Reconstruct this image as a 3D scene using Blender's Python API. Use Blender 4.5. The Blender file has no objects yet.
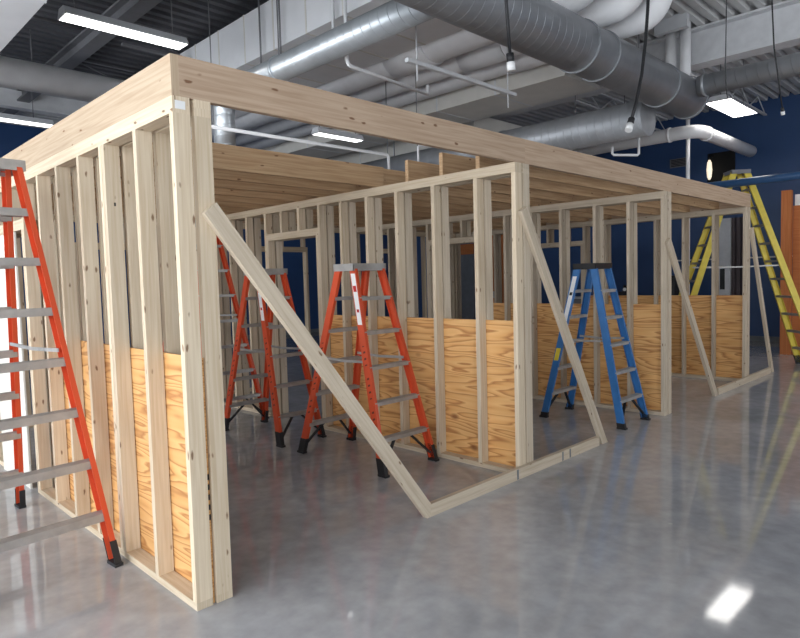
import bpy, math, random
from mathutils import Vector as V
random.seed(4)
sc = bpy.context.scene
COL = sc.collection
# ------------------------------------------------------------------ helpers
def lin(r, g, b):
    f = lambda c: (c/255/12.92) if c/255 <= .04045 else ((c/255+.055)/1.055)**2.4
    return (f(r), f(g), f(b), 1)

class MB:
    """collects shapes, builds ONE mesh object; uv.x runs along the length in metres"""
    def __init__(s): s.v = []; s.f = []; s.uv = []; s.sm = []
    def face(s, pts, uvs=None, smooth=False):
        n = len(s.v); s.v += [tuple(p) for p in pts]; s.f.append(tuple(range(n, n+len(pts))))
        s.uv += uvs or [(0, 0)]*len(pts); s.sm.append(smooth)
    def obox(s, c, ax, ay, az, hx, hy, hz):
        """box; ax is the length axis"""
        c = V(c); ax, ay, az = V(ax).normalized(), V(ay).normalized(), V(az).normalized()
        ou, ov = random.random()*20, random.random()*20
        P = lambda i, j, k: c+ax*hx*i+ay*hy*j+az*hz*k
        def q(a):
            uv = []
            for (i, j, k) in a: uv.append((i*hx+ou, j*hy+k*hz*1.0+ov))
            s.face([P(*t) for t in a], uv)
        def e(a):
            s.face([P(*t) for t in a], [(ou+j*hy*.15, ov+k*hz*3) for (i, j, k) in a])
        q([(-1,-1,-1),(-1,1,-1),(1,1,-1),(1,-1,-1)]); q([(-1,-1,1),(1,-1,1),(1,1,1),(-1,1,1)])
        q([(-1,-1,-1),(1,-1,-1),(1,-1,1),(-1,-1,1)]); q([(-1,1,-1),(-1,1,1),(1,1,1),(1,1,-1)])
        e([(-1,-1,-1),(-1,-1,1),(-1,1,1),(-1,1,-1)]); e([(1,-1,-1),(1,1,-1),(1,1,1),(1,-1,1)])
        return s
    def box(s, x0, x1, y0, y1, z0, z1):
        d = [x1-x0, y1-y0, z1-z0]; c = ((x0+x1)/2, (y0+y1)/2, (z0+z1)/2)
        A = [(1,0,0), (0,1,0), (0,0,1)]; L = d.index(max(d))
        o = [L, (L+1) % 3, (L+2) % 3]
        return s.obox(c, A[o[0]], A[o[1]], A[o[2]], d[o[0]]/2, d[o[1]]/2, d[o[2]]/2)
    def loft(s, A, B, uvlen=None, smooth=False, caps=True, o=None):
        """polygon ring A to ring B"""
        n = len(A); A = [V(p) for p in A]; B = [V(p) for p in B]
        L = uvlen or (A[0]-B[0]).length; o = random.random()*10 if o is None else o
        per = [0]
        for i in range(n): per.append(per[-1]+(A[i]-A[(i+1) % n]).length)
        for i in range(n):
            j = (i+1) % n
            s.face([A[i], A[j], B[j], B[i]], [(o, per[i]), (o, per[i+1]), (o+L, per[i+1]), (o+L, per[i])], smooth)
        if caps:
            s.face(A[::-1]); s.face(B)
        return s
    def tube(s, path, r, n=20, caps=True, smooth=True):
        path = [V(p) for p in path]; rings = []; dist = 0; up = None
        rr = r if isinstance(r, (list, tuple)) else [r]*len(path)
        for i, p in enumerate(path):
            t = (path[min(i+1, len(path)-1)]-path[max(i-1, 0)]).normalized()
            if up is None:
                up = V((0,0,1)) if abs(t.z) < .9 else V((1,0,0))
            a = t.cross(up).normalized(); b = a.cross(t).normalized(); up = b
            rings.append([p+a*rr[i]*math.cos(2*math.pi*k/n)+b*rr[i]*math.sin(2*math.pi*k/n) for k in range(n)])
        for i in range(len(path)-1):
            l = (path[i+1]-path[i]).length
            for k in range(n):
                j = (k+1) % n
                s.face([rings[i][k], rings[i][j], rings[i+1][j], rings[i+1][k]],
                       [(dist, k/n), (dist, (k+1)/n), (dist+l, (k+1)/n), (dist+l, k/n)], smooth)
            dist += l
        if caps: s.face(rings[0][::-1]); s.face(rings[-1])
        return s
    def build(s, name, m, parent=None):
        me = bpy.data.meshes.new(name); me.from_pydata(s.v, [], s.f)
        uvl = me.uv_layers.new(name='UVMap')
        for i, u in enumerate(s.uv): uvl.data[i].uv = u
        me.polygons.foreach_set('use_smooth', s.sm)
        import bmesh
        bm = bmesh.new(); bm.from_mesh(me); bmesh.ops.remove_doubles(bm, verts=bm.verts, dist=1e-5)
        bmesh.ops.recalc_face_normals(bm, faces=bm.faces); bm.to_mesh(me); bm.free()
        me.materials.append(m)
        o = bpy.data.objects.new(name, me); COL.objects.link(o)
        if parent: o.parent = parent
        return o
def B(*a): return MB().box(*a)
def tag(o, label, cat, group=None):
    o['label'] = label; o['category'] = cat
    if group: o['group'] = group
    return o
def empty(name, loc, label, cat, group=None, rz=0):
    o = bpy.data.objects.new(name, None); COL.objects.link(o)
    o.empty_display_size = .1; o.location = loc; o.rotation_euler = (0, 0, rz)
    return tag(o, label, cat, group)
def struct(o): o['kind'] = 'structure'; return o
def bevel(o, w, seg=2):
    m = o.modifiers.new('bevel', 'BEVEL'); m.width = w; m.segments = seg; m.limit_method = 'ANGLE'; return o
def arc(c, u, w, r, a0, a1, n=10):
    c, u, w = V(c), V(u), V(w)
    return [c+u*r*math.cos(a0+(a1-a0)*i/n)+w*r*math.sin(a0+(a1-a0)*i/n) for i in range(n+1)]
# ------------------------------------------------------------------ materials
def new(name):
    m = bpy.data.materials.new(name); m.use_nodes = True
    nt = m.node_tree; return m, nt, nt.nodes['Principled BSDF'], nt.nodes.new, nt.links.new
def plain(name, c, rough=.6, metal=0, noise=.06, scale=8, spec=.5):
    m, nt, p, N, L = new(name)
    tc = N('ShaderNodeTexCoord'); no = N('ShaderNodeTexNoise'); no.inputs['Scale'].default_value = scale; no.inputs['Detail'].default_value = 5
    L(tc.outputs['Object'], no.inputs['Vector'])
    r = N('ShaderNodeValToRGB'); L(no.outputs['Fac'], r.inputs['Fac'])
    r.color_ramp.elements[0].position = .3; r.color_ramp.elements[1].position = .7
    r.color_ramp.elements[0].color = tuple(x*(1-noise*2) for x in c[:3])+(1,)
    r.color_ramp.elements[1].color = tuple(min(1, x*(1+noise)) for x in c[:3])+(1,)
    L(r.outputs['Color'], p.inputs['Base Color'])
    p.inputs['Roughness'].default_value = rough; p.inputs['Metallic'].default_value = metal
    p.inputs['Specular IOR Level'].default_value = spec
    return m
def wood(name, light, dark, knot, var=.10, knots=.10):
    m, nt, p, N, L = new(name)
    uv = N('ShaderNodeUVMap'); mp = N('ShaderNodeMapping'); mp.inputs['Scale'].default_value = (1.3, 34, 1)
    L(uv.outputs['UV'], mp.inputs['Vector'])
    n1 = N('ShaderNodeTexNoise'); n1.inputs['Scale'].default_value = 1.6; n1.inputs['Detail'].default_value = 7; n1.inputs['Distortion'].default_value = .5
    L(mp.outputs['Vector'], n1.inputs['Vector'])
    r = N('ShaderNodeValToRGB'); L(n1.outputs['Fac'], r.inputs['Fac'])
    r.color_ramp.elements[0].position = .32; r.color_ramp.elements[0].color = dark
    r.color_ramp.elements[1].position = .62; r.color_ramp.elements[1].color = light
    # knots
    mk = N('ShaderNodeMapping'); mk.inputs['Scale'].default_value = (6.4, 17, 1); L(uv.outputs['UV'], mk.inputs['Vector'])
    nz = N('ShaderNodeTexNoise'); nz.inputs['Scale'].default_value = 2.5; L(mk.outputs['Vector'], nz.inputs['Vector'])
    av = N('ShaderNodeVectorMath'); av.operation = 'MULTIPLY_ADD'; L(nz.outputs['Color'], av.inputs[0]); av.inputs[1].default_value = (.25, .25, 0); L(mk.outputs['Vector'], av.inputs[2])
    vo = N('ShaderNodeTexVoronoi'); vo.inputs['Scale'].default_value = 1; L(av.outputs[0], vo.inputs['Vector'])
    kr = N('ShaderNodeMapRange'); kr.inputs['From Min'].default_value = knots; kr.inputs['From Max'].default_value = knots+.07
    kr.inputs['To Min'].default_value = .85; kr.inputs['To Max'].default_value = 0
    L(vo.outputs['Distance'], kr.inputs['Value'])
    gate = N('ShaderNodeSeparateColor'); L(vo.outputs['Color'], gate.inputs['Color'])
    gt = N('ShaderNodeMath'); gt.operation = 'GREATER_THAN'; gt.inputs[1].default_value = .42; L(gate.outputs['Red'], gt.inputs[0])
    km = N('ShaderNodeMath'); km.operation = 'MULTIPLY'; L(kr.outputs['Result'], km.inputs[0]); L(gt.outputs[0], km.inputs[1])
    mx = N('ShaderNodeMix'); mx.data_type = 'RGBA'; L(km.outputs[0], mx.inputs['Factor']); L(r.outputs['Color'], mx.inputs['A']); mx.inputs['B'].default_value = knot
    # piece to piece variation
    oi = N('ShaderNodeObjectInfo'); vr = N('ShaderNodeMapRange'); vr.inputs['To Min'].default_value = 1-var; vr.inputs['To Max'].default_value = 1+var*.6
    L(oi.outputs['Random'], vr.inputs['Value'])
    hs = N('ShaderNodeHueSaturation'); L(mx.outputs['Result'], hs.inputs['Color']); L(vr.outputs['Result'], hs.inputs['Value'])
    L(hs.outputs['Color'], p.inputs['Base Color']); p.inputs['Roughness'].default_value = .75; p.inputs['Specular IOR Level'].default_value = .25
    return m
def plywood(name):
    m, nt, p, N, L = new(name)
    uv = N('ShaderNodeUVMap'); mp = N('ShaderNodeMapping'); mp.inputs['Scale'].default_value = (.32, 2.6, 1); L(uv.outputs['UV'], mp.inputs['Vector'])
    n0 = N('ShaderNodeTexNoise'); n0.inputs['Scale'].default_value = 1.9; n0.inputs['Detail'].default_value = 2.5; L(mp.outputs['Vector'], n0.inputs['Vector'])
    mul = N('ShaderNodeMath'); mul.operation = 'MULTIPLY'; mul.inputs[1].default_value = 15; L(n0.outputs['Fac'], mul.inputs[0])
    fr = N('ShaderNodeMath'); fr.operation = 'FRACT'; L(mul.outputs[0], fr.inputs[0])
    r = N('ShaderNodeValToRGB'); L(fr.outputs[0], r.inputs['Fac']); e = r.color_ramp.elements
    e[0].position = 0; e[0].color = lin(226, 178, 118); e[1].position = .6; e[1].color = lin(214, 160, 98)
    a = e.new(.84); a.color = lin(176, 118, 66); a = e.new(1); a.color = lin(220, 170, 108)
    mk = N('ShaderNodeMapping'); mk.inputs['Scale'].default_value = (1.5, 2.6, 1); L(uv.outputs['UV'], mk.inputs['Vector'])
    vo = N('ShaderNodeTexVoronoi'); vo.inputs['Scale'].default_value = 1; L(mk.outputs['Vector'], vo.inputs['Vector'])
    kr = N('ShaderNodeMapRange'); kr.inputs['From Min'].default_value = .03; kr.inputs['From Max'].default_value = .09; kr.inputs['To Min'].default_value = .8; kr.inputs['To Max'].default_value = 0
    L(vo.outputs['Distance'], kr.inputs['Value'])
    mx = N('ShaderNodeMix'); mx.data_type = 'RGBA'; L(kr.outputs['Result'], mx.inputs['Factor']); L(r.outputs['Color'], mx.inputs['A']); mx.inputs['B'].default_value = lin(120, 66, 34)
    n2 = N('ShaderNodeTexNoise'); n2.inputs['Scale'].default_value = 3; L(mp.outputs['Vector'], n2.inputs['Vector'])
    vr = N('ShaderNodeMapRange'); vr.inputs['To Min'].default_value = .82; vr.inputs['To Max'].default_value = 1.15; L(n2.outputs['Fac'], vr.inputs['Value'])
    hs = N('ShaderNodeHueSaturation'); L(mx.outputs['Result'], hs.inputs['Color']); L(vr.outputs['Result'], hs.inputs['Value'])
    L(hs.outputs['Color'], p.inputs['Base Color']); p.inputs['Roughness'].default_value = .65
    return m
def concrete(name):
    m, nt, p, N, L = new(name)
    tc = N('ShaderNodeTexCoord')
    n1 = N('ShaderNodeTexNoise'); n1.inputs['Scale'].default_value = .8; n1.inputs['Detail'].default_value = 9; n1.inputs['Roughness'].default_value = .62
    n2 = N('ShaderNodeTexNoise'); n2.inputs['Scale'].default_value = 9; n2.inputs['Detail'].default_value = 6
    n3 = N('ShaderNodeTexVoronoi'); n3.inputs['Scale'].default_value = 1.7
    for n in (n1, n2, n3): L(tc.outputs['Object'], n.inputs['Vector'])
    r = N('ShaderNodeValToRGB'); L(n1.outputs['Fac'], r.inputs['Fac'])
    r.color_ramp.elements[0].position = .3; r.color_ramp.elements[0].color = lin(146, 146, 148)
    r.color_ramp.elements[1].position = .72; r.color_ramp.elements[1].color = lin(184, 184, 187)
    r2 = N('ShaderNodeMapRange'); r2.inputs['From Min'].default_value = .3; r2.inputs['From Max'].default_value = .7; r2.inputs['To Min'].default_value = .88; r2.inputs['To Max'].default_value = 1.1
    L(n2.outputs['Fac'], r2.inputs['Value'])
    hs = N('ShaderNodeHueSaturation'); L(r.outputs['Color'], hs.inputs['Color']); L(r2.outputs['Result'], hs.inputs['Value'])
    sp = N('ShaderNodeMapRange'); sp.inputs['From Min'].default_value = .012; sp.inputs['From Max'].default_value = .03; sp.inputs['To Min'].default_value = .6; sp.inputs['To Max'].default_value = 0
    L(n3.outputs['Distance'], sp.inputs['Value'])
    mx = N('ShaderNodeMix'); mx.data_type = 'RGBA'; L(sp.outputs['Result'], mx.inputs['Factor']); L(hs.outputs['Color'], mx.inputs['A']); mx.inputs['B'].default_value = lin(200, 198, 195)
    L(mx.outputs['Result'], p.inputs['Base Color'])
    rr = N('ShaderNodeMapRange'); rr.inputs['From Min'].default_value = .3; rr.inputs['From Max'].default_value = .7; rr.inputs['To Min'].default_value = .035; rr.inputs['To Max'].default_value = .08
    L(n1.outputs['Fac'], rr.inputs['Value']); L(rr.outputs['Result'], p.inputs['Roughness'])
    p.inputs['Specular IOR Level'].default_value = .5
    bp = N('ShaderNodeBump'); bp.inputs['Strength'].default_value = .012; bp.inputs['Distance'].default_value = .01; L(n2.outputs['Fac'], bp.inputs['Height']); L(bp.outputs['Normal'], p.inputs['Normal'])
    return m
def spiral(name, c, rough=.38, metal=.55):
    m, nt, p, N, L = new(name)
    uv = N('ShaderNodeUVMap'); sx = N('ShaderNodeSeparateXYZ'); L(uv.outputs['UV'], sx.inputs[0])
    a = N('ShaderNodeMath'); a.operation = 'MULTIPLY'; a.inputs[1].default_value = 8; L(sx.outputs['X'], a.inputs[0])
    b = N('ShaderNodeMath'); b.operation = 'ADD'; L(a.outputs[0], b.inputs[0]); L(sx.outputs['Y'], b.inputs[1])
    f = N('ShaderNodeMath'); f.operation = 'FRACT'; L(b.outputs[0], f.inputs[0])
    r = N('ShaderNodeMapRange'); r.inputs['From Min'].default_value = .86; r.inputs['From Max'].default_value = .93; L(f.outputs[0], r.inputs['Value'])
    bp = N('ShaderNodeBump'); bp.inputs['Strength'].default_value = .5; bp.inputs['Distance'].default_value = .008; L(r.outputs['Result'], bp.inputs['Height']); L(bp.outputs['Normal'], p.inputs['Normal'])
    tc = N('ShaderNodeTexCoord'); no = N('ShaderNodeTexNoise'); no.inputs['Scale'].default_value = 5; L(tc.outputs['Object'], no.inputs['Vector'])
    cr = N('ShaderNodeValToRGB'); L(no.outputs['Fac'], cr.inputs['Fac']); cr.color_ramp.elements[0].position = .3; cr.color_ramp.elements[1].position = .7
    cr.color_ramp.elements[0].color = tuple(x*.85 for x in c[:3])+(1,); cr.color_ramp.elements[1].color = c
    L(cr.outputs['Color'], p.inputs['Base Color']); p.inputs['Roughness'].default_value = rough; p.inputs['Metallic'].default_value = metal
    return m
def emit(name, c, s):
    m, nt, p, N, L = new(name)
    p.inputs['Base Color'].default_value = (.9, .9, .9, 1); p.inputs['Emission Color'].default_value = c; p.inputs['Emission Strength'].default_value = s
    return m
def ribbed(name, c, d, n, axis='Y'):
    m, nt, p, N, L = new(name)
    tc = N('ShaderNodeTexCoord'); sx = N('ShaderNodeSeparateXYZ'); L(tc.outputs['Object'], sx.inputs[0])
    a = N('ShaderNodeMath'); a.operation = 'MULTIPLY'; a.inputs[1].default_value = n; L(sx.outputs[axis], a.inputs[0])
    w = N('ShaderNodeMath'); w.operation = 'SINE'; L(a.outputs[0], w.inputs[0])
    bp = N('ShaderNodeBump'); bp.inputs['Distance'].default_value = .03; L(w.outputs[0], bp.inputs['Height']); L(bp.outputs['Normal'], p.inputs['Normal'])
    p.inputs['Base Color'].default_value = c; p.inputs['Roughness'].default_value = .5
    return m
M = {}
M['pine'] = wood('pine', lin(214, 198, 174), lin(198, 178, 151), lin(110, 78, 52), .13, .085)
M['pine_grey'] = wood('weathered_pine', lin(201, 187, 167), lin(184, 168, 147), lin(110, 80, 55), .08, .07)
M['beam'] = wood('beam_pine', lin(190, 166, 143), lin(170, 144, 121), lin(105, 68, 42), .06, .09)
M['beam_left'] = wood('pale_beam_pine', lin(190, 170, 146), lin(174, 151, 126), lin(120, 80, 50), .03, .07)
M['joist'] = wood('joist_pine', lin(202, 170, 134), lin(178, 142, 106), lin(105, 68, 42), .08, .08)
M['ply'] = plywood('plywood')
M['floor'] = concrete('polished_concrete')
M['navy'] = plain('navy_paint', lin(46, 76, 122), .42, noise=.05, scale=1.5)
M['white_wall'] = plain('white_paint', lin(214, 214, 212), .7, noise=.02)
M['sheet'] = plain('pale_board', lin(226, 222, 212), .7, noise=.03, scale=4)
M['deck_shade'] = plain('painted_shade_deck', lin(88, 89, 94), .7, noise=.08, scale=3)  # darker colour stands in for the unlit near left part of the deck
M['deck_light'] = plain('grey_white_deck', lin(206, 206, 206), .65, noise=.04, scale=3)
M['steel_dark'] = plain('grey_steel', lin(118, 118, 122), .6, noise=.05)
M['steel_white'] = plain('white_steel', lin(216, 217, 220), .55, noise=.04)
M['duct_white'] = plain('white_duct_wrap', lin(234, 235, 238), .6, noise=.02, scale=4)
M['duct_beige'] = plain('beige_duct', lin(220, 217, 211), .6, noise=.03, scale=4)
M['pipe_white'] = plain('white_pipe_wrap', lin(240, 240, 242), .5, noise=.03, scale=5)
M['duct_dark'] = spiral('dark_spiral_duct', lin(158, 161, 166), .45)
M['duct_mid'] = spiral('grey_spiral_duct', lin(180, 183, 188), .45)
M['duct_bright'] = spiral('bright_spiral_duct', lin(205, 211, 216), .35)
def rail_mat(name, c):
    m, nt, p, N, L = new(name)
    uv = N('ShaderNodeUVMap'); sx = N('ShaderNodeSeparateXYZ'); L(uv.outputs['UV'], sx.inputs[0])
    def mth(op, a, b=None):
        n = N('ShaderNodeMath'); n.operation = op
        L(a, n.inputs[0]) if not isinstance(a, float) else None
        if b is not None: (n.inputs.__getitem__(1).__setattr__('default_value', b) if isinstance(b, float) else L(b, n.inputs[1]))
        return n.outputs[0]
    u, v = sx.outputs['X'], sx.outputs['Y']
    sl = mth('ADD', u, mth('MULTIPLY', v, .35))
    t = mth('LESS_THAN', mth('FRACT', mth('MULTIPLY', sl, 18.)), .3)
    g = mth('GREATER_THAN', mth('FRACT', mth('MULTIPLY', sl, 3.6)), .22)
    r = mth('MULTIPLY', mth('GREATER_THAN', v, .022), mth('LESS_THAN', v, .05))
    h = mth('MULTIPLY', mth('GREATER_THAN', u, .35), mth('LESS_THAN', u, 1.05))
    f = mth('MULTIPLY', mth('MULTIPLY', t, g), mth('MULTIPLY', r, h))
    mx = N('ShaderNodeMix'); mx.data_type = 'RGBA'; L(f, mx.inputs['Factor']); mx.inputs['A'].default_value = c; mx.inputs['B'].default_value = lin(96, 34, 24)
    L(mx.outputs['Result'], p.inputs['Base Color']); p.inputs['Roughness'].default_value = .42
    return m
M['orange'] = rail_mat('orange_fibreglass', lin(204, 78, 44))
M['blue'] = plain('blue_fibreglass', lin(54, 112, 172), .4, noise=.05, scale=12)
M['yellow'] = plain('yellow_fibreglass', lin(214, 192, 70), .45, noise=.05, scale=12)
M['alu'] = plain('aluminium', lin(176, 174, 172), .48, .55, noise=.08, scale=14)
M['rubber'] = plain('black_rubber', lin(34, 34, 37), .6)
M['black'] = plain('black_plastic', lin(24, 25, 28), .45)
M['label'] = plain('white_label', lin(232, 232, 232), .5, noise=.01)
M['red'] = plain('red_print', lin(190, 40, 36), .5)
M['ylabel'] = plain('yellow_label', lin(226, 204, 60), .5)
M['fix'] = plain('fixture_white', lin(214, 216, 220), .45, noise=.02)
M['lamp'] = emit('lamp_diffuser', (1, .97, .92, 1), 12.0)
M['lamp_tube'] = emit('lamp_tube', (1, .99, .97, 1), 5.0)
M['globe'] = emit('globe_glow', (1, .86, .62, 1), .9)
M['orange_wood'] = wood('orange_veneer', lin(186, 116, 70), lin(170, 100, 57), lin(150, 84, 46), .04, .0)
M['ink'] = plain('ink', lin(40, 38, 38), .7)
M['dark_gap'] = plain('dark_recess', lin(12, 12, 15), .8)
M['shutter'] = ribbed('ribbed_brown_shutter', lin(92, 82, 84), 0, 55, 'Y')
M['base_grey'] = plain('grey_vinyl', lin(112, 116, 122), .5)
M['cabinet'] = plain('grey_cabinet', lin(120, 120, 124), .5)
M['conduit_navy'] = plain('navy_gloss', lin(48, 84, 126), .35)
def glassmat():
    m = bpy.data.materials.new('window_glass'); m.use_nodes = True; nt = m.node_tree; nt.nodes.clear()
    o = nt.nodes.new('ShaderNodeOutputMaterial'); t = nt.nodes.new('ShaderNodeBsdfTransparent'); g = nt.nodes.new('ShaderNodeBsdfGlossy'); g.inputs['Roughness'].default_value = .02
    mx = nt.nodes.new('ShaderNodeMixShader'); mx.inputs[0].default_value = .07
    nt.links.new(t.outputs[0], mx.inputs[1]); nt.links.new(g.outputs[0], mx.inputs[2]); nt.links.new(mx.outputs[0], o.inputs[0]); return m
M['glass'] = glassmat()
# ------------------------------------------------------------------ camera (solved from the framing, 0.19 m double walls 2.74 m apart)
F = 626.28; P_, Y_, R_ = .0625, .7898, -.0276
fwd = V((math.cos(Y_)*math.cos(P_), math.sin(Y_)*math.cos(P_), -math.sin(P_)))
rt = fwd.cross(V((0, 0, 1))).normalized(); up = rt.cross(fwd)
r2 = rt*math.cos(R_)+up*math.sin(R_); u2 = up*math.cos(R_)-rt*math.sin(R_)
from mathutils import Matrix
cd = bpy.data.cameras.new('camera'); cam = bpy.data.objects.new('camera', cd); COL.objects.link(cam)
mt = Matrix((r2, u2, -fwd)).transposed().to_4x4(); mt.translation = V((-1.3406, -2.7969, 1.5706)); cam.matrix_world = mt
cd.sensor_width = 36; cd.lens = F/800*36; cd.clip_start = .05; sc.camera = cam
# ------------------------------------------------------------------ room shell
X0, X1, Y0, Y1, ZC = -5.5, 14.0, -7.5, 13.0, 5.2
struct(B(X0-.3, X1+.3, Y0-.3, Y1+.3, -.1, 0).build('floor', M['floor']))
def deck(name, x0, x1, y0, y1, m):
    mb = MB(); pr = []; y = y0; p = .2
    while y < y1-1e-6:
        pr += [(y, ZC+.08), (y+.07, ZC+.08), (y+.09, ZC), (y+.18, ZC)]; y += p
    pr.append((y1, ZC+.08))
    for (a, za), (b, zb) in zip(pr[:-1], pr[1:]):
        mb.face([(x0, a, za), (x1, a, za), (x1, b, zb), (x0, b, zb)])
    mb.box(x0, x1, y0, y1, ZC+.09, ZC+.2)
    return struct(mb.build(name, m))
deck('ceiling', X0-.3, 5.0, Y0-.3, 8.5, M['deck_shade'])
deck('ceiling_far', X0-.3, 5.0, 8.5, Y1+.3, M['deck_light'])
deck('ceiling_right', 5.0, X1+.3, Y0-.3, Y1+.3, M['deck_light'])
struct(B(X1, X1+.2, Y0, Y1, 0, ZC+.1).build('wall_right', M['navy']))
struct(B(X0, X1, Y1, Y1+.2, 0, ZC+.1).build('wall_back', M['navy']))
struct(B(X1-.02, X1, Y0, Y1, 0, .11).build('baseboard_right', M['base_grey']))
struct(B(X0, X1-.02, Y1-.02, Y1, 0, .11).build('baseboard_back', M['base_grey']))
def window_wall(name, axis, at, lo, hi, wins, z0, z1, idx0):
    mb = MB()
    def bx(a, b, c, d):
        if axis == 'x': mb.box(at-.2, at, a, b, c, d)
        else: mb.box(a, b, at-.2, at, c, d)
    bx(lo, hi, 0, z0); bx(lo, hi, z1, ZC+.1); e = lo
    for a, b in wins: bx(e, a, z0, z1); e = b
    bx(e, hi, z0, z1)
    struct(mb.build(name, M['white_wall']))
    for i, (a, b) in enumerate(wins):
        f = MB(); n = 3
        def fx(p, q, c, d):
            if axis == 'x': f.box(at-.13, at-.07, p, q, c, d)
            else: f.box(p, q, at-.13, at-.07, c, d)
        fx(a, b, z0, z0+.06); fx(a, b, z1-.06, z1)
        for k in range(n+1):
            c = a+.03+(b-a-.06)*k/n; fx(c-.03, c+.03, z0, z1)
        fx(a, b, 2.5, 2.56)
        o = struct(f.build('window_%d' % (idx0+i), M['steel_dark']))
        g = MB()
        if axis == 'x': g.box(at-.105, at-.095, a+.03, b-.03, z0+.03, z1-.03)
        else: g.box(a+.03, b-.03, at-.105, at-.095, z0+.03, z1-.03)
        g.build('pane', M['glass'], o)
        ld = bpy.data.lights.new('daylight', 'AREA'); ld.shape = 'RECTANGLE'; ld.size = b-a; ld.size_y = z1-z0
        ld.cycles.is_portal = True
        lo_ = bpy.data.objects.new('daylight', ld); COL.objects.link(lo_)
        if axis == 'x':
            lo_.location = (at+.02, (a+b)/2, (z0+z1)/2); lo_.rotation_euler = (math.pi/2, 0, -math.pi/2)
        else:
            lo_.location = ((a+b)/2, at+.02, (z0+z1)/2); lo_.rotation_euler = (math.pi/2, 0, 0)
window_wall('wall_left', 'x', X0, Y0, Y1, [(-6.6, -2.6), (-2.0, 2.0), (2.6, 6.6)], .3, 4.3, 1)
window_wall('wall_front', 'y', Y0, X0, X1, [(-4.6, -1.6), (7., 9.0)], .5, 4.0, 4)
# ------------------------------------------------------------------ framing
T, W, PL, H = .038, .0845, .022, 2.445
DB = 2*W+PL   # two frames with a sheet in the gap
WX = [0.0, 2.712, 5.472, 8.213]
YB = 5.3
def frame(x0, ys, label, m, door=None, jack=None, yend=YB, group=None, cripples=()):
    """one 2x4 stud wall frame along Y, 89 mm deep"""
    o = empty('stud_wall', (x0, 0, 0), label, 'stud wall', group)
    L = lambda mb, n: mb.build(n, m, o)
    x1 = W
    if door:
        L(B(0, x1, 0, door[0], 0, T), 'bottom_plate'); L(B(0, x1, door[1], yend, 0, T), 'bottom_plate')
    else: L(B(0, x1, 0, yend, 0, T), 'bottom_plate')
    L(B(0, x1, 0, yend, H-2*T, H-T), 'top_plate'); L(B(0, x1, .0, yend, H-T, H), 'top_plate')
    for y in ys: L(B(0, x1, y, y+T, T, H-2*T), 'stud')
    if door:
        hz = door[2]
        L(B(0, x1, door[0], door[1], hz, hz+T*2), 'door_header')
        for y in cripples: L(B(0, x1, y, y+T, hz+2*T, H-2*T), 'cripple_stud')
        L(B(0, x1, door[0], door[0]+T, 0, hz), 'jack_stud'); L(B(0, x1, door[1]-T, door[1], 0, hz), 'jack_stud')
    return o
def ply(x, y0, y1, z1, label):
    mb = MB(); c = ((x+PL/2), (y0+y1)/2, z1/2); th = .012
    mb.obox(c, (0, 1, 0), (1, 0, 0), (0, 0, 1), (y1-y0)/2, th/2, z1/2)
    o = mb.build('plywood_sheet', M['ply']); return tag(o, label, 'plywood', 'half height plywood sheets')
yl = [0, .425, .862, 1.275, 1.695, 2.115, 2.525]
dl = (2.563, 3.55, 2.03)
fo = frame(WX[0], yl+[.905, 3.55, 3.95, 4.36, 4.77, YB-T], 'outer pine stud frame of the near left wall, beside the big orange ladder', M['pine'], dl, cripples=(2.9, 3.22))
fi = frame(WX[0]+W+PL, yl+[3.55, 3.95, 4.36, 4.77, YB-T], 'inner pine stud frame of the near left wall, facing the bay with orange ladders', M['pine'], dl, cripples=(2.9, 3.22))
ply(W, .016, 2.44, 1.22, 'orange plywood sheet inside the near left stud wall')
y2 = [0, .371, .836, 1.286, 1.694, 2.082, 2.44]
d2 = (2.478, 3.45, 2.06)
r2_ = [3.45, 3.86, 4.27, 4.68, YB-T]
frame(WX[1], y2+r2_, 'left stud frame of the second wall with doorway, behind the middle orange ladder', M['pine'], d2, cripples=(2.8, 3.13))
frame(WX[1]+W+PL, y2+r2_, 'right stud frame of the second wall, facing the blue ladder', M['pine_grey'], d2, cripples=(2.8, 3.13))
ply(WX[1]+W, .016, 2.44, 1.22, 'orange plywood sheet behind the middle orange ladder')
y3 = [0, .385, .796, 1.242, 1.66, 2.07, 2.44, 3.45, 3.86, 4.27, 4.68]
frame(WX[2], y3+[YB-T], 'left stud frame of the third wall, behind the blue ladder', M['pine_grey'], d2, cripples=(2.8, 3.13))
frame(WX[2]+W+PL, y3+[YB-T], 'right stud frame of the third wall, facing the empty right bay', M['pine_grey'], d2, cripples=(2.8, 3.13))
ply(WX[2]+W, .016, 2.44, 1.22, 'orange plywood sheet behind the blue ladder')
y4 = [0, .41, .83, 1.25, 1.66, 2.07, 2.44, 3.45, 3.86, 4.27, 4.68]
frame(WX[3], y4+[YB-T], 'left stud frame of the far right end wall, facing the empty bay', M['pine_grey'], d2, cripples=(2.8, 3.13))
frame(WX[3]+W+PL, y4+[YB-T], 'outer stud frame of the far right end wall, nearest the yellow ladder', M['pine_grey'], d2, cripples=(2.8, 3.13))
ply(WX[3]+W, .016, 2.44, 1.22, 'orange plywood sheet in the far right end wall')
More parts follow.
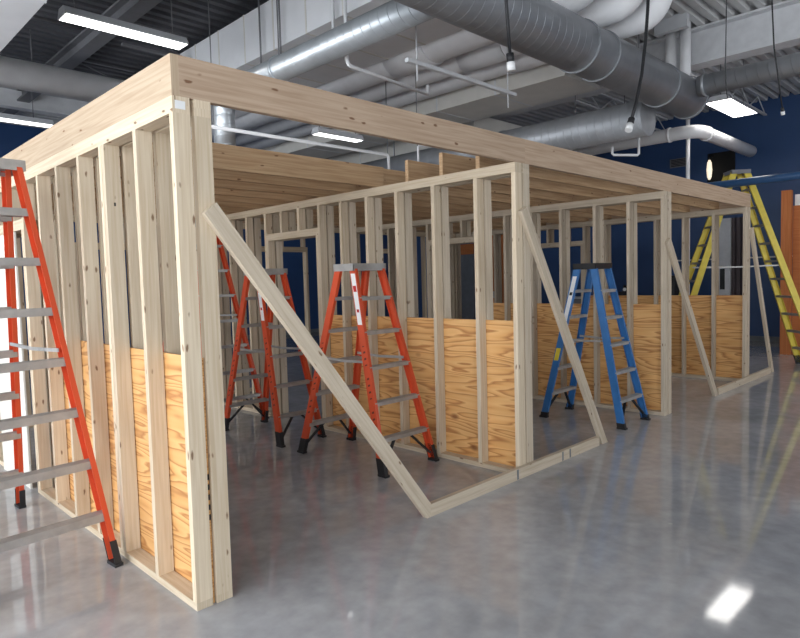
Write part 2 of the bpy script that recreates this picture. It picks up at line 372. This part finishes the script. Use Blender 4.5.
# back wall of each bay, along X
def back_frame(xa, xb, door, label):
    o = empty('stud_wall', (xa, YB-W, 0), label, 'stud wall')
    L = lambda mb, n: mb.build(n, M['pine'], o)
    w = xb-xa
    L(B(0, door[0], 0, W, 0, T), 'bottom_plate'); L(B(door[1], w, 0, W, 0, T), 'bottom_plate')
    L(B(0, w, 0, W, H-2*T, H-T), 'top_plate'); L(B(0, w, 0, W, H-T, H), 'top_plate')
    x = 0
    while x < w-T:
        if not (door[0]-.02 < x < door[1]-.02): L(B(x, x+T, 0, W, T, H-2*T), 'stud')
        else: L(B(x, x+T, 0, W, 2.12, H-2*T), 'cripple_stud')
        x += .406
    L(B(w-T, w, 0, W, T, H-2*T), 'stud')
    L(B(door[0], door[1], 0, W, 2.044, 2.12), 'door_header')
    L(B(door[0]-T*.0, door[0]+T, 0, W, 0, 2.044), 'jack_stud'); L(B(door[1]-T, door[1], 0, W, 0, 2.044), 'jack_stud')
back_frame(WX[0]+DB, WX[1], (1.0, 2.0), 'back stud wall of the left bay, behind the orange ladders')
back_frame(WX[1]+DB, WX[2], (.8, 1.7), 'back stud wall of the middle bay, behind the blue ladder bay')
back_frame(WX[2]+DB, WX[3], (.3, 1.4), 'back stud wall of the right bay')
# header beams
HB = .188; ZB = H; ZT = H+HB
def beam(x0, x1, y0, y1, m, label, cat='beam', name='header_beam', group=None):
    o = B(x0, x1, y0, y1, ZB, ZT).build(name, m); return tag(o, label, cat, group)
SX = WX[1]+.135
beam(T, SX, 0, T, M['beam'], 'brown pine header beam along the front, left length over the orange ladders')
beam(SX, WX[3]+DB, 0, T, M['beam'], 'long greyish header beam along the front, over the blue ladder and right bay')
beam(0, T, 0, YB, M['beam_left'], 'pale pine header beam on top of the near left wall')
beam(WX[3]+DB-T, WX[3]+DB, T, YB, M['beam'], 'header beam on top of the far right end wall')
beam(T, WX[3]+DB-T, YB-T, YB, M['beam'], 'header beam along the back of the framing')
ordn = ['first', 'second', 'third', 'fourth', 'fifth', 'sixth', 'seventh', 'eighth', 'ninth', 'tenth', 'eleventh', 'twelfth', 'thirteenth']
def joists(xa, xb, ys, bay, grp):
    for i, y in enumerate(ys):
        beam(xa, xb, y, y+T, M['joist'], 'pine ceiling joist on edge over the %s bay, %s from the front' % (bay, ordn[i]), 'joist', 'ceiling_joist', grp)
joists(T, WX[1]+W, [1.54+.41*i for i in range(9)], 'left', 'joists over the left bay')
joists(WX[1], WX[2]+W, [.34, .73, 1.136]+[1.58+.41*i for i in range(9)], 'middle', 'joists over the middle bay')
joists(WX[2]+W+.002, WX[3]+DB-T, [.40+.41*i for i in range(12)], 'right', 'joists over the right bay')
# diagonal braces and toe plates on the front of the frame
def brace(top, bot, label, w=W, clip=None):
    """top = centre of the square cut upper end, bot = centre of the foot on the floor (x); lies in y -0.038..0"""
    t = V((top[0], 0, top[1])); b = V((bot, 0, 0)); d = (t-b).normalized(); n = V((-d.z, 0, d.x))
    if n.x > 0: n = -n
    k = (w/2)
    p = [t+n*k, t-n*k]
    q = [b-V((k/abs(d.z), 0, 0)), b+V((k/abs(d.z), 0, 0))]
    A = [p[0], p[1], q[1], q[0]]
    if clip:                                    # upper edge cut plumb where it meets the toe board
        e = p[0] if p[0].x > p[1].x or False else p[1]
        hi, lo = (p[0], q[0]) if q[0].x > q[1].x else (p[1], q[1])
        f = (clip-hi.x)/(lo.x-hi.x); c1 = hi+(lo-hi)*f; c2 = V((clip, 0, 0))
        A = [p[0], p[1], c1, c2, q[0]] if hi is p[1] else [p[0], p[1], q[1], c2, c1]
    mb = MB()
    Ln = (t-b).length
    F0 = [V((v.x, -T, v.z)) for v in A]; F1 = [V((v.x, -.0005, v.z)) for v in A]
    uv = lambda v, e: ((v-b).dot(d)+3.3, (v-b).dot(n)+e)
    mb.face(F0, [uv(v, 1) for v in A]); mb.face(F1[::-1], [uv(v, 2) for v in A[::-1]])
    for i in range(len(A)):
        j = (i+1) % len(A)
        mb.face([F0[i], F0[j], F1[j], F1[i]], [uv(A[i], 5), uv(A[j], 5), uv(A[j], 5+T), uv(A[i], 5+T)])
    o = mb.build('diagonal_brace', M['pine_grey']); return tag(o, label, 'brace', 'diagonal braces')
brace((.147, 1.938), 1.65, 'long diagonal pine brace leaning from the near left corner post down to the right', clip=1.634)
brace((2.775, 2.09), 4.04, 'diagonal pine brace from the second wall end down beside the blue ladder')
brace((5.515, 1.92), 6.985, 'diagonal pine brace from the third wall end down to the right')
brace((8.375, 2.15), 9.43, 'short steep diagonal brace right of the far end wall')
def toe(x0, x1, label, marks):
    o = B(x0, x1, -T, -.0005, 0, W).build('toe_board', M['pine_grey']); tag(o, label, 'board', 'toe boards on the floor')
    for mk in marks:
        B(mk, mk+.022, -T-.0012, -T, .004, W-.004).build('ink_stamp', M['base_grey'], o)
toe(1.635, 3.93, 'pine board on edge on the floor joining the two nearest diagonal braces', (2.62, 3.28, 3.40))
toe(7.055, 9.33, 'pine board on edge on the floor at the far right end', ())
# small items on the corner post
B(.012, .062, -.0015, 0, H-.058, H-.020).build('paper_tag', M['label'], fo)
for i in range(5):
    B(-.0165, -.0055, .0145, .0158, .62-i*.05, .648-i*.05).build('ink_stamp', M['ink'], fi)
for k, yy in enumerate((.862,)):
    B(.04, .05, yy-.0012, yy, 2.03, 2.05).build('knot_hole', M['ink'], fo)
# pale board closing the doorway of the near left wall
o = B(-.016, -.002, 2.74, 3.56, .0, 2.02).build('wall_board', M['sheet']); tag(o, 'pale upright board at the far end of the left wall, behind the big orange ladder', 'board')
# ------------------------------------------------------------------ ladders
def ladder(loc, rz, H_, bw, tw, sp, n, rail_m, cap_m, label, name='step_ladder', twin=True, tsp=.085, stickers='orange', rd=.075, knee=True, grp=None, lip=.030, boot=.14):
    o = empty(name, loc, label, 'ladder', grp, rz)
    at = lambda s, f, z: V((s*(bw+(tw-bw)*z/H_), f*(sp+(tsp-sp)*z/H_), z))
    def sect(s, f, z, g=0.0, fl=.030):
        c = at(s, f, z); h = rd/2+g; th = .005
        x0 = c.x+s*g; xi = c.x-s*fl; xw = c.x-s*th
        return [V((x0, c.y-h, z)), V((x0, c.y+h, z)), V((xi, c.y+h, z)), V((xi, c.y+h-th, z)), V((xw, c.y+h-th, z)), V((xw, c.y-h+th, z)), V((xi, c.y-h+th, z)), V((xi, c.y-h, z))]
    dz = H_/(n+1)
    for f in (-1, 1):
        for s in (-1, 1):
            rl = MB().loft(sect(s, f, .02), sect(s, f, H_-.03), o=0).build('rail', rail_m, o)
            # rubber shod foot
            ft = MB().loft(sect(s, f, 0, .004, .034), sect(s, f, boot, .004, .034))
            ft.box(*sorted((at(s, f, 0).x+s*.006, at(s, f, 0).x-s*.04)), at(s, f, 0).y-rd/2-.01, at(s, f, 0).y+rd/2+.01, 0, .018)
            ft.build('foot', M['rubber'], rl)
        for k in range(1, n+1):
            if f == 1 and not twin and k > n: continue
            z = k*dz; c = at(1, f, z); x = c.x-.006; d = .04 if (f == -1 or twin) else .016
            th = .004
            prof = [(-d, -lip), (-d, 0), (d, 0), (d, -lip), (d-th, -lip), (d-th, -th), (-d+th, -th), (-d+th, -lip)]
            mb = MB().loft([V((-x, c.y+a, z+b)) for a, b in prof], [V((x, c.y+a, z+b)) for a, b in prof])
            for q in range(4): mb.box(-x, x, c.y-d+.012+q*(2*d-.024)/3-.003, c.y-d+.012+q*(2*d-.024)/3+.003, z, z+.002)
            st = mb.build('step' if d > .02 else 'rear_bar', M['alu'], o)
        if knee:
            for s in (-1, 1):
                z = dz; a = at(s, f, .06); x = at(s, f, z).x
                p0 = V((a.x-s*.034, a.y, .07)); p1 = V((x-s*.20, at(s, f, z).y, z-.028))
                dd = p1-p0; MB().obox((p0+p1)/2, dd, (0, 1, 0), dd.cross(V((0, 1, 0))), dd.length/2, .014, .006).build('knee_brace', M['rubber'], o)
    # spreaders
    for s in (-1, 1):
        z = H_*.52; a = at(s, -1, z); b = at(s, 1, z); m_ = (a+b)/2+V((0, 0, -.012)); x = a.x-s*.035
        for p, q in ((a, m_), (m_, b)):
            p = V((x, p.y, p.z)); q = V((x, q.y, q.z)); dd = q-p
            MB().obox((p+q)/2, dd, (1, 0, 0), dd.cross(V((1, 0, 0))), dd.length/2, .003, .011).build('spreader', M['alu'], o)
    # top cap with a skirt and tool slots
    cw, cdp = tw+.022, tsp+rd/2+.012
    mb = MB(); mb.box(-cw, cw, -cdp, cdp, H_-.014, H_)
    mb.box(-cw, cw, -cdp, -cdp+.006, H_-.062, H_-.014); mb.box(-cw, cw, cdp-.006, cdp, H_-.062, H_-.014)
    mb.box(-cw, -cw+.006, -cdp, cdp, H_-.062, H_-.014); mb.box(cw-.006, cw, -cdp, cdp, H_-.062, H_-.014)
    cp = mb.build('top_cap', cap_m, o)
    for i in range(3): MB().tube([(-tw*.6+i*tw*.6, .02, H_-.004), (-tw*.6+i*tw*.6, .02, H_+.0015)], .018, 12).build('tool_hole', M['ink'], cp)
    # stickers on the left side rails
    def stick(s, f, z0, z1, m, nm, g=.0015, half=.027):
        P = []
        for z in (z0, z1):
            c = at(s, f, z); P.append((c, z))
        mk = lambda c, z, off: [V((c.x+s*off, c.y-half, z)), V((c.x+s*off, c.y+half, z))]
        a, b = mk(*P[0], .0005), mk(*P[1], .0005); c_, d_ = mk(*P[0], g), mk(*P[1], g)
        MB().loft([a[0], a[1], c_[1], c_[0]], [b[0], b[1], d_[1], d_[0]]).build(nm, m, o)
    if stickers == 'orange':
        stick(-1, -1, H_*.70, H_*.95, M['label'], 'label'); stick(-1, -1, H_*.86, H_*.89, M['red'], 'label_print', .0025, .02); stick(-1, -1, H_*.76, H_*.775, M['red'], 'label_print', .0025, .015)
    elif stickers == 'blue':
        stick(-1, 1, H_*.62, H_*.92, M['label'], 'label', .0015, .024); stick(-1, 1, H_*.38, H_*.46, M['ylabel'], 'yellow_label'); stick(-1, 1, H_*.8, H_*.82, M['ink'], 'label_print', .0025, .016)
    else:
        stick(1, -1, H_*.36, H_*.48, M['label'], 'label')
    return o
ladder((-.488, 1.565, 0), math.radians(4.2), 2.34, .378, .215, .755, 7, M['orange'], M['alu'], 'big orange twin step ladder in the left foreground outside the left wall', knee=False, rd=.085, lip=.044)
ladder((2.31, 1.37, 0), 0, 1.72, .315, .17, .55, 5, M['orange'], M['alu'], 'orange twin step ladder standing in front of the plywood of the second wall')
ladder((2.25, 2.78, 0), 0, 1.72, .265, .16, .53, 5, M['orange'], M['alu'], 'orange step ladder half hidden behind the long diagonal brace')
ladder((2.25, 4.15, 0), 0, 2.33, .38, .16, .68, 7, M['orange'], M['alu'], 'tall orange step ladder at the back, mostly hidden behind the corner post')
ladder((4.91, .54, 0), 0, 1.69, .29, .16, .455, 5, M['blue'], M['black'], 'blue step ladder with black top cap between second and third walls', stickers='blue', boot=.06)
ladder((9.62, .55, 0), math.radians(41), 3.15, .34, .13, 1.17, 10, M['yellow'], M['steel_dark'], 'tall yellow step ladder beyond the far right end wall', stickers='yellow', knee=False, rd=.10)
# ------------------------------------------------------------------ ceiling services
def duct(name, path, r, m, label, cat='duct', seams=(), n=32, ms=None, grp=None):
    o = MB().tube(path, r, n).build(name, m); tag(o, label, cat, grp)
    for c, d in seams:
        c = V(c); d = V(d).normalized()
        MB().tube([c-d*.02, c+d*.02], r+.014, n).build('collar', ms or m, o)
    return o
X = (1, 0, 0); YY = (0, 1, 0)
duct('spiral_duct', [(-2.5, .69, 4.01), (7.98, .69, 4.01)], .265, M['duct_dark'], 'big dark grey spiral duct running away over the front beam', seams=[((x, .69, 4.01), X) for x in (-1., 2.1, 4.9, 5.35, 7.0, 7.96)])
duct('spiral_duct', [(7.66, .427, 4.06), (7.66, -5.5, 4.06)], .135, M['duct_mid'], 'grey spiral duct branching right from the end of the big duct', seams=[((7.66, .35, 4.06), YY), ((7.66, -1.9, 4.06), YY)])
duct('spiral_duct', [(7.35, .99, 3.72), (7.35, 9, 3.72)], .25, M['duct_mid'], 'grey spiral duct passing low behind the front beam on the right', seams=[((7.35, 3.4, 3.72), YY)])
pth = [(2.88, .953, 4.0), (2.88, 4.3, 4.0)]+arc((2.88, 4.3, 3.72), (0, 0, 1), (0, 1, 0), .28, 0, math.pi/2)[1:]+[(2.88, 4.58, 3.2)]
duct('spiral_duct', pth, .14, M['duct_bright'], 'bright galvanised duct with elbow over the left bay', seams=[((2.88, 3.3, 4.0), YY)])
def rect_duct(x0, x1, y0, y1, z0, z1, m, label, ny=5, seam=None, grp=None):
    o = B(x0, x1, y0, y1, z0, z1).build('rectangular_duct', m); tag(o, label, 'duct', grp)
    for i in range(1, ny):
        y = y0+(y1-y0)*i/ny
        s = MB(); e = .006
        s.box(x0-e, x0, y-.012, y+.012, z0-e, z1+e); s.box(x1, x1+e, y-.012, y+.012, z0-e, z1+e)
        s.box(x0, x1, y-.012, y+.012, z0-e, z0); s.box(x0, x1, y-.012, y+.012, z1, z1+e)
        s.build('flange', seam or m, o)
    return o
rect_duct(3.2, 4.5, 1.2, 10.5, 4.45, 5.06, M['duct_white'], 'large white rectangular duct with seams above the left bay', 14, M['duct_beige'])
rect_duct(6.2, 7.15, 1.6, 9.5, 4.2, 4.5, M['duct_beige'], 'beige rectangular duct behind the big dark duct', 7, M['steel_white'])
rect_duct(7.7, 9.2, 4.3, 10.5, 3.9, 4.5, M['duct_beige'], 'wide beige rectangular duct low at the back', 6, M['steel_white'])
rect_duct(-1.2, .43, 1.1, 5.2, 4.0, 4.5, M['duct_white'], 'white rectangular duct in the top left corner', 2, M['duct_white'])
def wrapped(x, z, r, y0, y1, label, bands=()):
    p = [(x, y1, z), (x, y0+r, z)]+arc((x, y0+r*1.3+0, z+r*1.3), (0, 0, -1), (0, -1, 0), r*1.3, 0, math.pi/2)[1:]
    p = [(x, y1, z), (x, y0+2*r, z)]+arc((x, y0+2*r, z+1.4*r), (0, 0, -1), (0, -1, 0), 1.4*r, 0, math.pi/2)[1:]+[(x, y0+.6*r, ZC-.005)]
    o = MB().tube(p, r, 28).build('insulated_pipe', M['pipe_white']); tag(o, label, 'pipe', 'white insulated pipes')
    for b in bands: MB().tube([(x, b-.35, z), (x, b+.35, z)], r+.02, 28).build('wrap_band', M['pipe_white'], o)
wrapped(4.80, 4.60, .27, .25, 10.5, 'thickest white insulated pipe, left of the others above the bays', (3.0, 6.0))
wrapped(5.42, 4.52, .17, .20, 10.5, 'middle white insulated pipe crossing above the big duct', (2.3,))
wrapped(5.92, 4.50, .16, .15, 10.5, 'right white insulated pipe crossing above the big duct', (1.9,))
duct('insulated_pipe', [(-5.4, 7.15, 4.55), (3.1, 7.15, 4.55)], .2, M['pipe_white'], 'white round pipe running across at the far left', 'pipe', seams=[((0.5, 7.15, 4.55), X)], ms=M['pipe_white'])
pp = [(9.6, 7.5, 3.9), (9.6, 1.4, 3.9)]+arc((9.85, 1.4, 3.9), (-1, 0, 0), (0, -1, 0), .25, 0, math.pi/2)[1:]+[(12.4, 1.15, 3.9)]
o = duct('insulated_pipe', pp, .11, M['pipe_white'], 'white pipe with elbow below the lit ceiling lamp on the right', 'pipe', seams=[((9.6, 1.6, 3.9), YY), ((10.0, 1.15, 3.9), X)], ms=M['pipe_white'])
for k, (x, y) in enumerate(((8.3, 1.06), (8.3, .85))):
    duct('insulated_pipe', [(x, y, ZC-.005), (x, y, 4.5)]+arc((x-.14, y, 4.5), (1, 0, 0), (0, 0, -1), .14, 0, math.pi/2)[1:]+[(x-.34, y, 4.36)], .075, M['pipe_white'], ['left of two short white drop pipes behind the big duct end', 'right of two short white drop pipes behind the big duct end'][k], 'pipe')
duct('pole', [(10.5, 1.635, ZC), (10.5, 1.635, 0)], .035, M['pipe_white'], 'thin white vertical pole rising behind the far right bay', 'pole', n=12)
# hangers that carry the ducts and pipes
def hang(lab, pts, r=.008, m='steel_dark'):
    o = [k for k in COL.objects if k.get('label') == lab][0]
    for p in pts: MB().tube([p, (p[0], p[1], ZC)], r, 8).build('hanger_rod', M[m], o)
hang('big dark grey spiral duct running away over the front beam', [(x, .69, 4.28) for x in (-1.9, .6, 3.6, 6.4)])
hang('grey spiral duct branching right from the end of the big duct', [(7.66, y, 4.19) for y in (-.9, -3.2)])
hang('grey spiral duct passing low behind the front beam on the right', [(7.35, y, 3.97) for y in (2.1, 6.0)])
hang('bright galvanised duct with elbow over the left bay', [(2.88, 3.3, 4.14)])
hang('large white rectangular duct with seams above the left bay', [(3.85, y, 5.06) for y in (2.2, 5, 8)])
hang('beige rectangular duct behind the big dark duct', [(6.7, y, 4.5) for y in (2.6, 5.5)])
hang('wide beige rectangular duct low at the back', [(8.2, y, 4.5) for y in (5., 8.)])
hang('white rectangular duct in the top left corner', [(-.4, 4.8, 4.5)])
hang('white pipe with elbow below the lit ceiling lamp on the right', [(9.6, y, 4.01) for y in (2.4, 5.5)])
hang('white round pipe running across at the far left', [(x, 7.15, 4.75) for x in (-3., -.5, 1.4)])
# thin white pipework
def pipe(path, r, label, name='sprinkler_pipe', m=None):
    return tag(MB().tube(path, r, 12).build(name, m or M['pipe_white']), label, 'pipe')

p0 = pipe([(3.06, 2.33, ZC), (3.06, 2.33, 3.9), (3.08, 2.33, 3.85), (3.12, 2.335, 3.84), (4.5, 2.5, 3.84), (4.5, 2.5, 3.95)], .02, 'thin white pipe dropping beside the bright duct and running right')
pipe([(2.2, 3.98, 3.41), (5.10, 3.88, 3.40), (5.13, 3.88, 3.37), (5.14, 3.88, 3.05)], .022, 'long thin white pipe low over the left bay with a drop at its right end')
pipe([(5.15, 3.3, 3.1), (5.15, 3.3, 3.42), (5.17, 3.3, 3.44), (5.5, 3.2, 3.46)], .016, 'short hooked white pipe near the joist ends over the middle bay')
pipe([(7.92, 1.8, 3.52), (7.92, 1.8, 3.42), (7.94, 1.79, 3.40), (8.27, 1.56, 3.40), (8.29, 1.55, 3.42), (8.29, 1.55, 3.95)], .02, 'thin white U shaped pipe hanging under the big duct end')
o = B(3.35, 5.25, 1.71, 1.76, 3.78, 3.82).build('strut_rail', M['steel_white']); tag(o, 'pale metal strut rail hanging under the white pipes', 'rail')
for x, zt in ((3.5, 4.45), (5.1, ZC)):
    MB().tube([(x, 1.735, 3.62), (x, 1.735, zt)], .008, 8).build('hanger_rod', M['steel_white'], o)
for i, (x, y) in enumerate(((3.13, 2.62), (3.13, 4.05), (3.13, 3.62))):
    tag(MB().tube([(x, y, 4.3 if i else 4.12), (x, y, ZC)], .012 if i else .02, 10).build('hanger_rod', M['steel_white'] if i == 0 else M['steel_dark']), ['white hanger rod in front of the large white duct', 'left grey hanger rod beside the large white duct', 'right grey hanger rod beside the large white duct'][i], 'rod')
hang('long thin white pipe low over the left bay with a drop at its right end', [(2.4, 3.973, 3.43), (5.12, 3.882, 3.41)], .006)
hang('short hooked white pipe near the joist ends over the middle bay', [(5.14, 3.3, 3.43)], .006)
hang('thin white U shaped pipe hanging under the big duct end', [(8.29, 1.55, 3.95)], .02, 'pipe_white')
o = B(7.95, 8.05, .70, 1.16, 5.02, ZC+.02).build('mounting_strip', M['fix']); tag(o, 'short white mounting strip on the deck above the big duct end', 'strip')
# hanging power drops
def drop(path, r, label, sock=True, k=1.0):
    o = tag(MB().tube(path, r, 12).build('hanging_cable', M['rubber']), label, 'cable')
    if sock:
        p = V(path[-1]); d = (p-V(path[-2])).normalized()
        MB().tube([p, p+d*.07*k], .032*k, 16).build('cable_boot', M['rubber'], o)
        MB().tube([p+d*.07*k, p+d*.14*k], .036*k, 16).build('socket', M['label'], o)
drop([(3.03, .3, ZC), (3.06, .3, 4.4), (3.05, .3, 3.9), (3.1, .3, 3.42)], .014, 'short black power cable hanging in front of the big duct', True)
drop([(5.10, 0, ZC), (5.10, 0, 4.5), (5.07, 0, 4.2), (5.02, 0, 3.9), (4.93, 0, 3.55), (4.80, 0, 3.25), (4.70, 0, 3.08)], .016, 'long black power cable with white socket curving below the big duct')
drop([(5.62, -1., ZC), (5.62, -1., 4.6), (5.52, -1., 4.1), (5.6, -1., 3.7), (5.78, -1., 3.4), (5.90, -1., 3.18)], .007, 'thin black cable with small white plug beside the right branch duct', True, .5)
drop([(4.27, -1, ZC), (4.27, -1, 4.0), (4.25, -1, 3.2), (4.28, -1, 3.02), (4.36, -1, 2.93)], .004, 'thin dark wire hanging near the right blue wall', False)
# lights
def fixture(x0, x1, y0, y1, z, label, m='lamp', zh=None):
    o = empty('ceiling_light', ((x0+x1)/2, (y0+y1)/2, z), label, 'light', 'hanging ceiling lights')
    hx, hy = (x1-x0)/2, (y1-y0)/2
    A = [(-hx, -hy, .012), (-hx, hy, .012), (-hx, hy*.55, .09), (-hx, -hy*.55, .09)]
    MB().loft(A, [(-a[0], a[1], a[2]) for a in A]).build('housing', M['fix'], o)
    mb = MB(); mb.box(-hx, hx, -hy, -hy+.012, 0, .014); mb.box(-hx, hx, hy-.012, hy, 0, .014); mb.box(-hx, -hx+.012, -hy, hy, 0, .014); mb.box(hx-.012, hx, -hy, hy, 0, .014)
    mb.build('frame', M['fix'], o)
    B(-hx+.013, hx-.013, -hy+.013, hy-.013, .002, .011).build('diffuser', M[m], o)
    for s in (-1, 1): MB().tube([(s*hx*.8, 0, .09), (s*hx*.8, 0, (zh or ZC)-z)], .006, 8).build('hanger_rod', M['steel_dark'], o)
    return o
o = fixture(9.55, 10.95, .62, 1.02, 4.29, 'square looking lit ceiling lamp above the far right end of the framing')
lv = MB()
for i in range(1, 14): lv.box(-.7+i*.1-.004, -.7+i*.1+.004, -.19, .19, -.012, .0015)
for i in range(1, 4): lv.box(-.69, .69, -.2+i*.1-.003, -.2+i*.1+.003, -.012, .0015)
lv.build('louvre', M['fix'], o)
fixture(.85, 2.14, 3.98, 4.22, 4.29, 'long lit ceiling lamp above the near left corner')
fixture(-.6, 2.1, 8.7, 8.95, 4.29, 'lit ceiling lamp strip at the far left edge', 'lamp_tube')
fixture(4.55, 5.45, 4.75, 4.95, 3.8, 'thin lit lamp seen between front beam and joists', 'lamp_tube', 4.32)
fixture(5.9, 7.3, -2.66, -2.26, 4.29, 'added unseen ceiling lamp brightening the right bay joists, nearer one')  # out of view, added to light the joist faces and framing fronts
fixture(9.55, 10.95, -2.66, -2.26, 4.29, 'added unseen ceiling lamp brightening the right bay joists, farther one')  # second added lamp out of view, also brightens the floor at right
# girders and joists of the roof
def ibeam(name, axis, at, lo, hi, z0, z1, fw, m, label, cat='girder', grp=None):
    mb = MB(); t = .03
    for a, b, c, d in ((-fw/2, fw/2, z0, z0+t), (-fw/2, fw/2, z1-t, z1), (-.012, .012, z0+t, z1-t)):
        if axis == 'y': mb.box(at+a, at+b, lo, hi, c, d)
        else: mb.box(lo, hi, at+a, at+b, c, d)
    return tag(mb.build(name, m), label, cat, grp)
ibeam('roof_girder', 'y', 8.75, Y0, Y1, 4.66, 5.2, .3, M['steel_white'], 'deep white steel girder at the upper right')
ibeam('roof_girder', 'y', 2.05, Y0, 12, 4.98, 5.2, .2, M['steel_dark'], 'dark grey roof girder behind the long left lamp')
ibeam('roof_girder', 'x', 10.2, X0, 5, 4.85, 5.2, .2, M['steel_white'], 'pale roof girder across the far left')
ibeam('roof_girder', 'y', -.9, Y0, 12, 4.98, 5.2, .2, M['steel_dark'], 'dark grey roof girder at the left edge')
def bar_joist(y, x0, x1, m, label):
    mb = MB(); zt, zb = 5.17, 4.86
    mb.box(x0, x1, y-.03, y+.03, zt, zt+.03); mb.box(x0, x1, y-.03, y+.03, zb, zb+.03)
    n = int((x1-x0)/.5); d = (x1-x0)/n
    for i in range(n):
        a = V((x0+i*d, y, zb+.015 if i % 2 else zt)); b = V((x0+(i+1)*d, y, zt if i % 2 else zb+.015)); mb.tube([a, b], .012, 6)
    tag(mb.build('bar_joist', m), label, 'joist', 'open web roof joists')
for i, y in enumerate((-1.4, 1.3, 3.4)): bar_joist(y, 9.0, 13.9, M['steel_white'], 'open web steel roof joist at the right, %s from the camera' % ordn[i])
for i, y in enumerate((6.0, 7.9)): bar_joist(y, 2.2, 3.15, M['steel_dark'], 'dark open web roof joist above the left bay, %s from the front' % ordn[i])
for i, y in enumerate((5.0, 6.6)): tag(MB().tube([(-.7, y, 5.18), (1.9, y, 5.18)], .02, 8).build('conduit', M['steel_dark']), ['nearer dark conduit under the deck painted as unlit', 'farther dark conduit under the deck painted as unlit'][i], 'conduit')
# far right wall details
o = B(X1-.03, X1-.001, 1.92, 2.5, 3.5, 4.25).build('dark_opening', M['dark_gap']); tag(o, 'dark square opening high on the far blue wall', 'opening')
o = empty('wall_lamp', (X1-.2, 2.40, 3.86), 'glowing round wall lamp in front of the dark opening', 'lamp')
MB().tube([(0, 0, -.22), (0, 0, -.16), (0, 0, 0), (0, 0, .16), (0, 0, .22)], [.02, .045, .06, .045, .02], 20).build('globe', M['globe'], o)
MB().tube([(0, 0, .20), (0, 0, .34), (.19, 0, .34)], .015, 8).build('bracket', M['black'], o)
o = B(X1-.04, X1-.001, 2.95, 3.35, 4.05, 4.25).build('air_vent', M['steel_dark']); tag(o, 'small louvred air vent high on the far blue wall', 'vent')
for k in range(5): B(X1-.052, X1-.04, 2.98, 3.32, 4.075+k*.034, 4.09+k*.034).build('slat', M['dark_gap'], o)
duct('wall_pipe', [(9.2, -3.5, 2.91), (9.2, 2.6, 2.91)], .06, M['conduit_navy'], 'glossy blue pipe running in front of the top of the yellow ladder', 'pipe', n=20)
o = B(X1-.06, X1-.001, 1.66, 1.97, 0, 2.75).build('roller_shutter', M['shutter']); tag(o, 'brownish ribbed door panel on the far wall, seen through the end wall', 'door')
o = B(X1-.09, X1-.001, 1.98, 2.32, 0, 2.75).build('door_jamb', M['steel_white']); tag(o, 'pale door jamb on the far wall with a black lock plate', 'jamb')
B(X1-.10, X1-.09, 2.10, 2.2, 1.15, 1.62).build('lock_plate', M['black'], o)
o = B(X1-.03, X1-.001, -1, 3.2, 1.83, 1.86).build('wall_rail', M['steel_white']); tag(o, 'thin pale rail along the far blue wall', 'rail')
o = B(11.78, 11.9, .30, .46, 0, 3.0).build('wood_post', M['orange_wood']); tag(o, 'tall orange wood post at the right edge', 'post')
o = B(11.9, 12.05, -2.6, .295, 0, 2.72).build('veneer_partition', M['orange_wood']); tag(o, 'orange wood wall panel at the right edge beside the tall post', 'panel')
o = B(11.905, 12.03, .08, .27, 2.72, 2.92).build('wall_box', M['label']); tag(o, 'small white box on top of the orange wood panel', 'box')
def wdoor(y0, y1, z1, label):
    o = empty('wood_door', (X1, (y0+y1)/2, 0), label, 'door', 'orange wood doors')
    h = (y1-y0)/2
    B(-.06, -.001, -h, h, 0, z1).build('door_leaf', M['orange_wood'], o); B(-.11, -.06, h-.12, h-.08, .95, 1.15).build('handle', M['alu'], o)
wdoor(8.1, 8.65, 2.88, 'tall orange wood panel door on the far wall, seen through the middle bay')
wdoor(12.0, 12.9, 2.85, 'orange wood door at the far left end of the far wall')
o = B(X1-.05, X1-.001, 9.35, 9.95, 2.3, 2.62).build('wood_header', M['orange_wood']); tag(o, 'orange wood header over the grey panel on the far wall', 'panel')
o = B(X1-.05, X1-.001, 9.35, 9.95, 0, 2.29).build('grey_panel', M['base_grey']); tag(o, 'grey blue panel under the orange header on the far wall', 'panel')
# things on a cabinet by the far wall
o = empty('cabinet', (12.6, 3.1, 0), 'low grey cabinet against the far wall, behind the end wall', 'cabinet')
B(-.3, .3, -.5, 2.0, 0, 1.0).build('body', M['cabinet'], o); B(-.33, .33, -.53, 2.03, 1.0, 1.04).build('top', M['steel_white'], o)
o = empty('work_lamp', (12.5, 3.75, 1.04), 'small black work lamp on the cabinet by the far wall', 'lamp')
B(-.1, .1, -.14, .14, 0, .12).build('base', M['black'], o); MB().tube([(0, 0, .12), (0, 0, .26)], [.09, .07], 16).build('head', M['black'], o); MB().tube([(-.10, 0, .17), (-.085, 0, .17)], .04, 14).build('lens', M['label'], o)
o = B(12.4, 12.75, 2.62, 2.98, 1.04, 1.5).build('tool_case', M['black']); tag(bevel(o, .03), 'black tool case on the cabinet by the far wall', 'case')
# ------------------------------------------------------------------ daylight
w = bpy.data.worlds.new('sky'); sc.world = w; w.use_nodes = True
bg = w.node_tree.nodes['Background']; bg.inputs['Color'].default_value = (.90, .95, 1.0, 1); bg.inputs['Strength'].default_value = 8.5
vs = sc.view_settings
vs.view_transform = 'Standard'; vs.look = 'None'; vs.gamma = 1; vs.use_curve_mapping = False; vs.exposure = 0.1
sc.cycles.max_bounces = 8; sc.cycles.diffuse_bounces = 5
sc.cycles.use_denoising = True
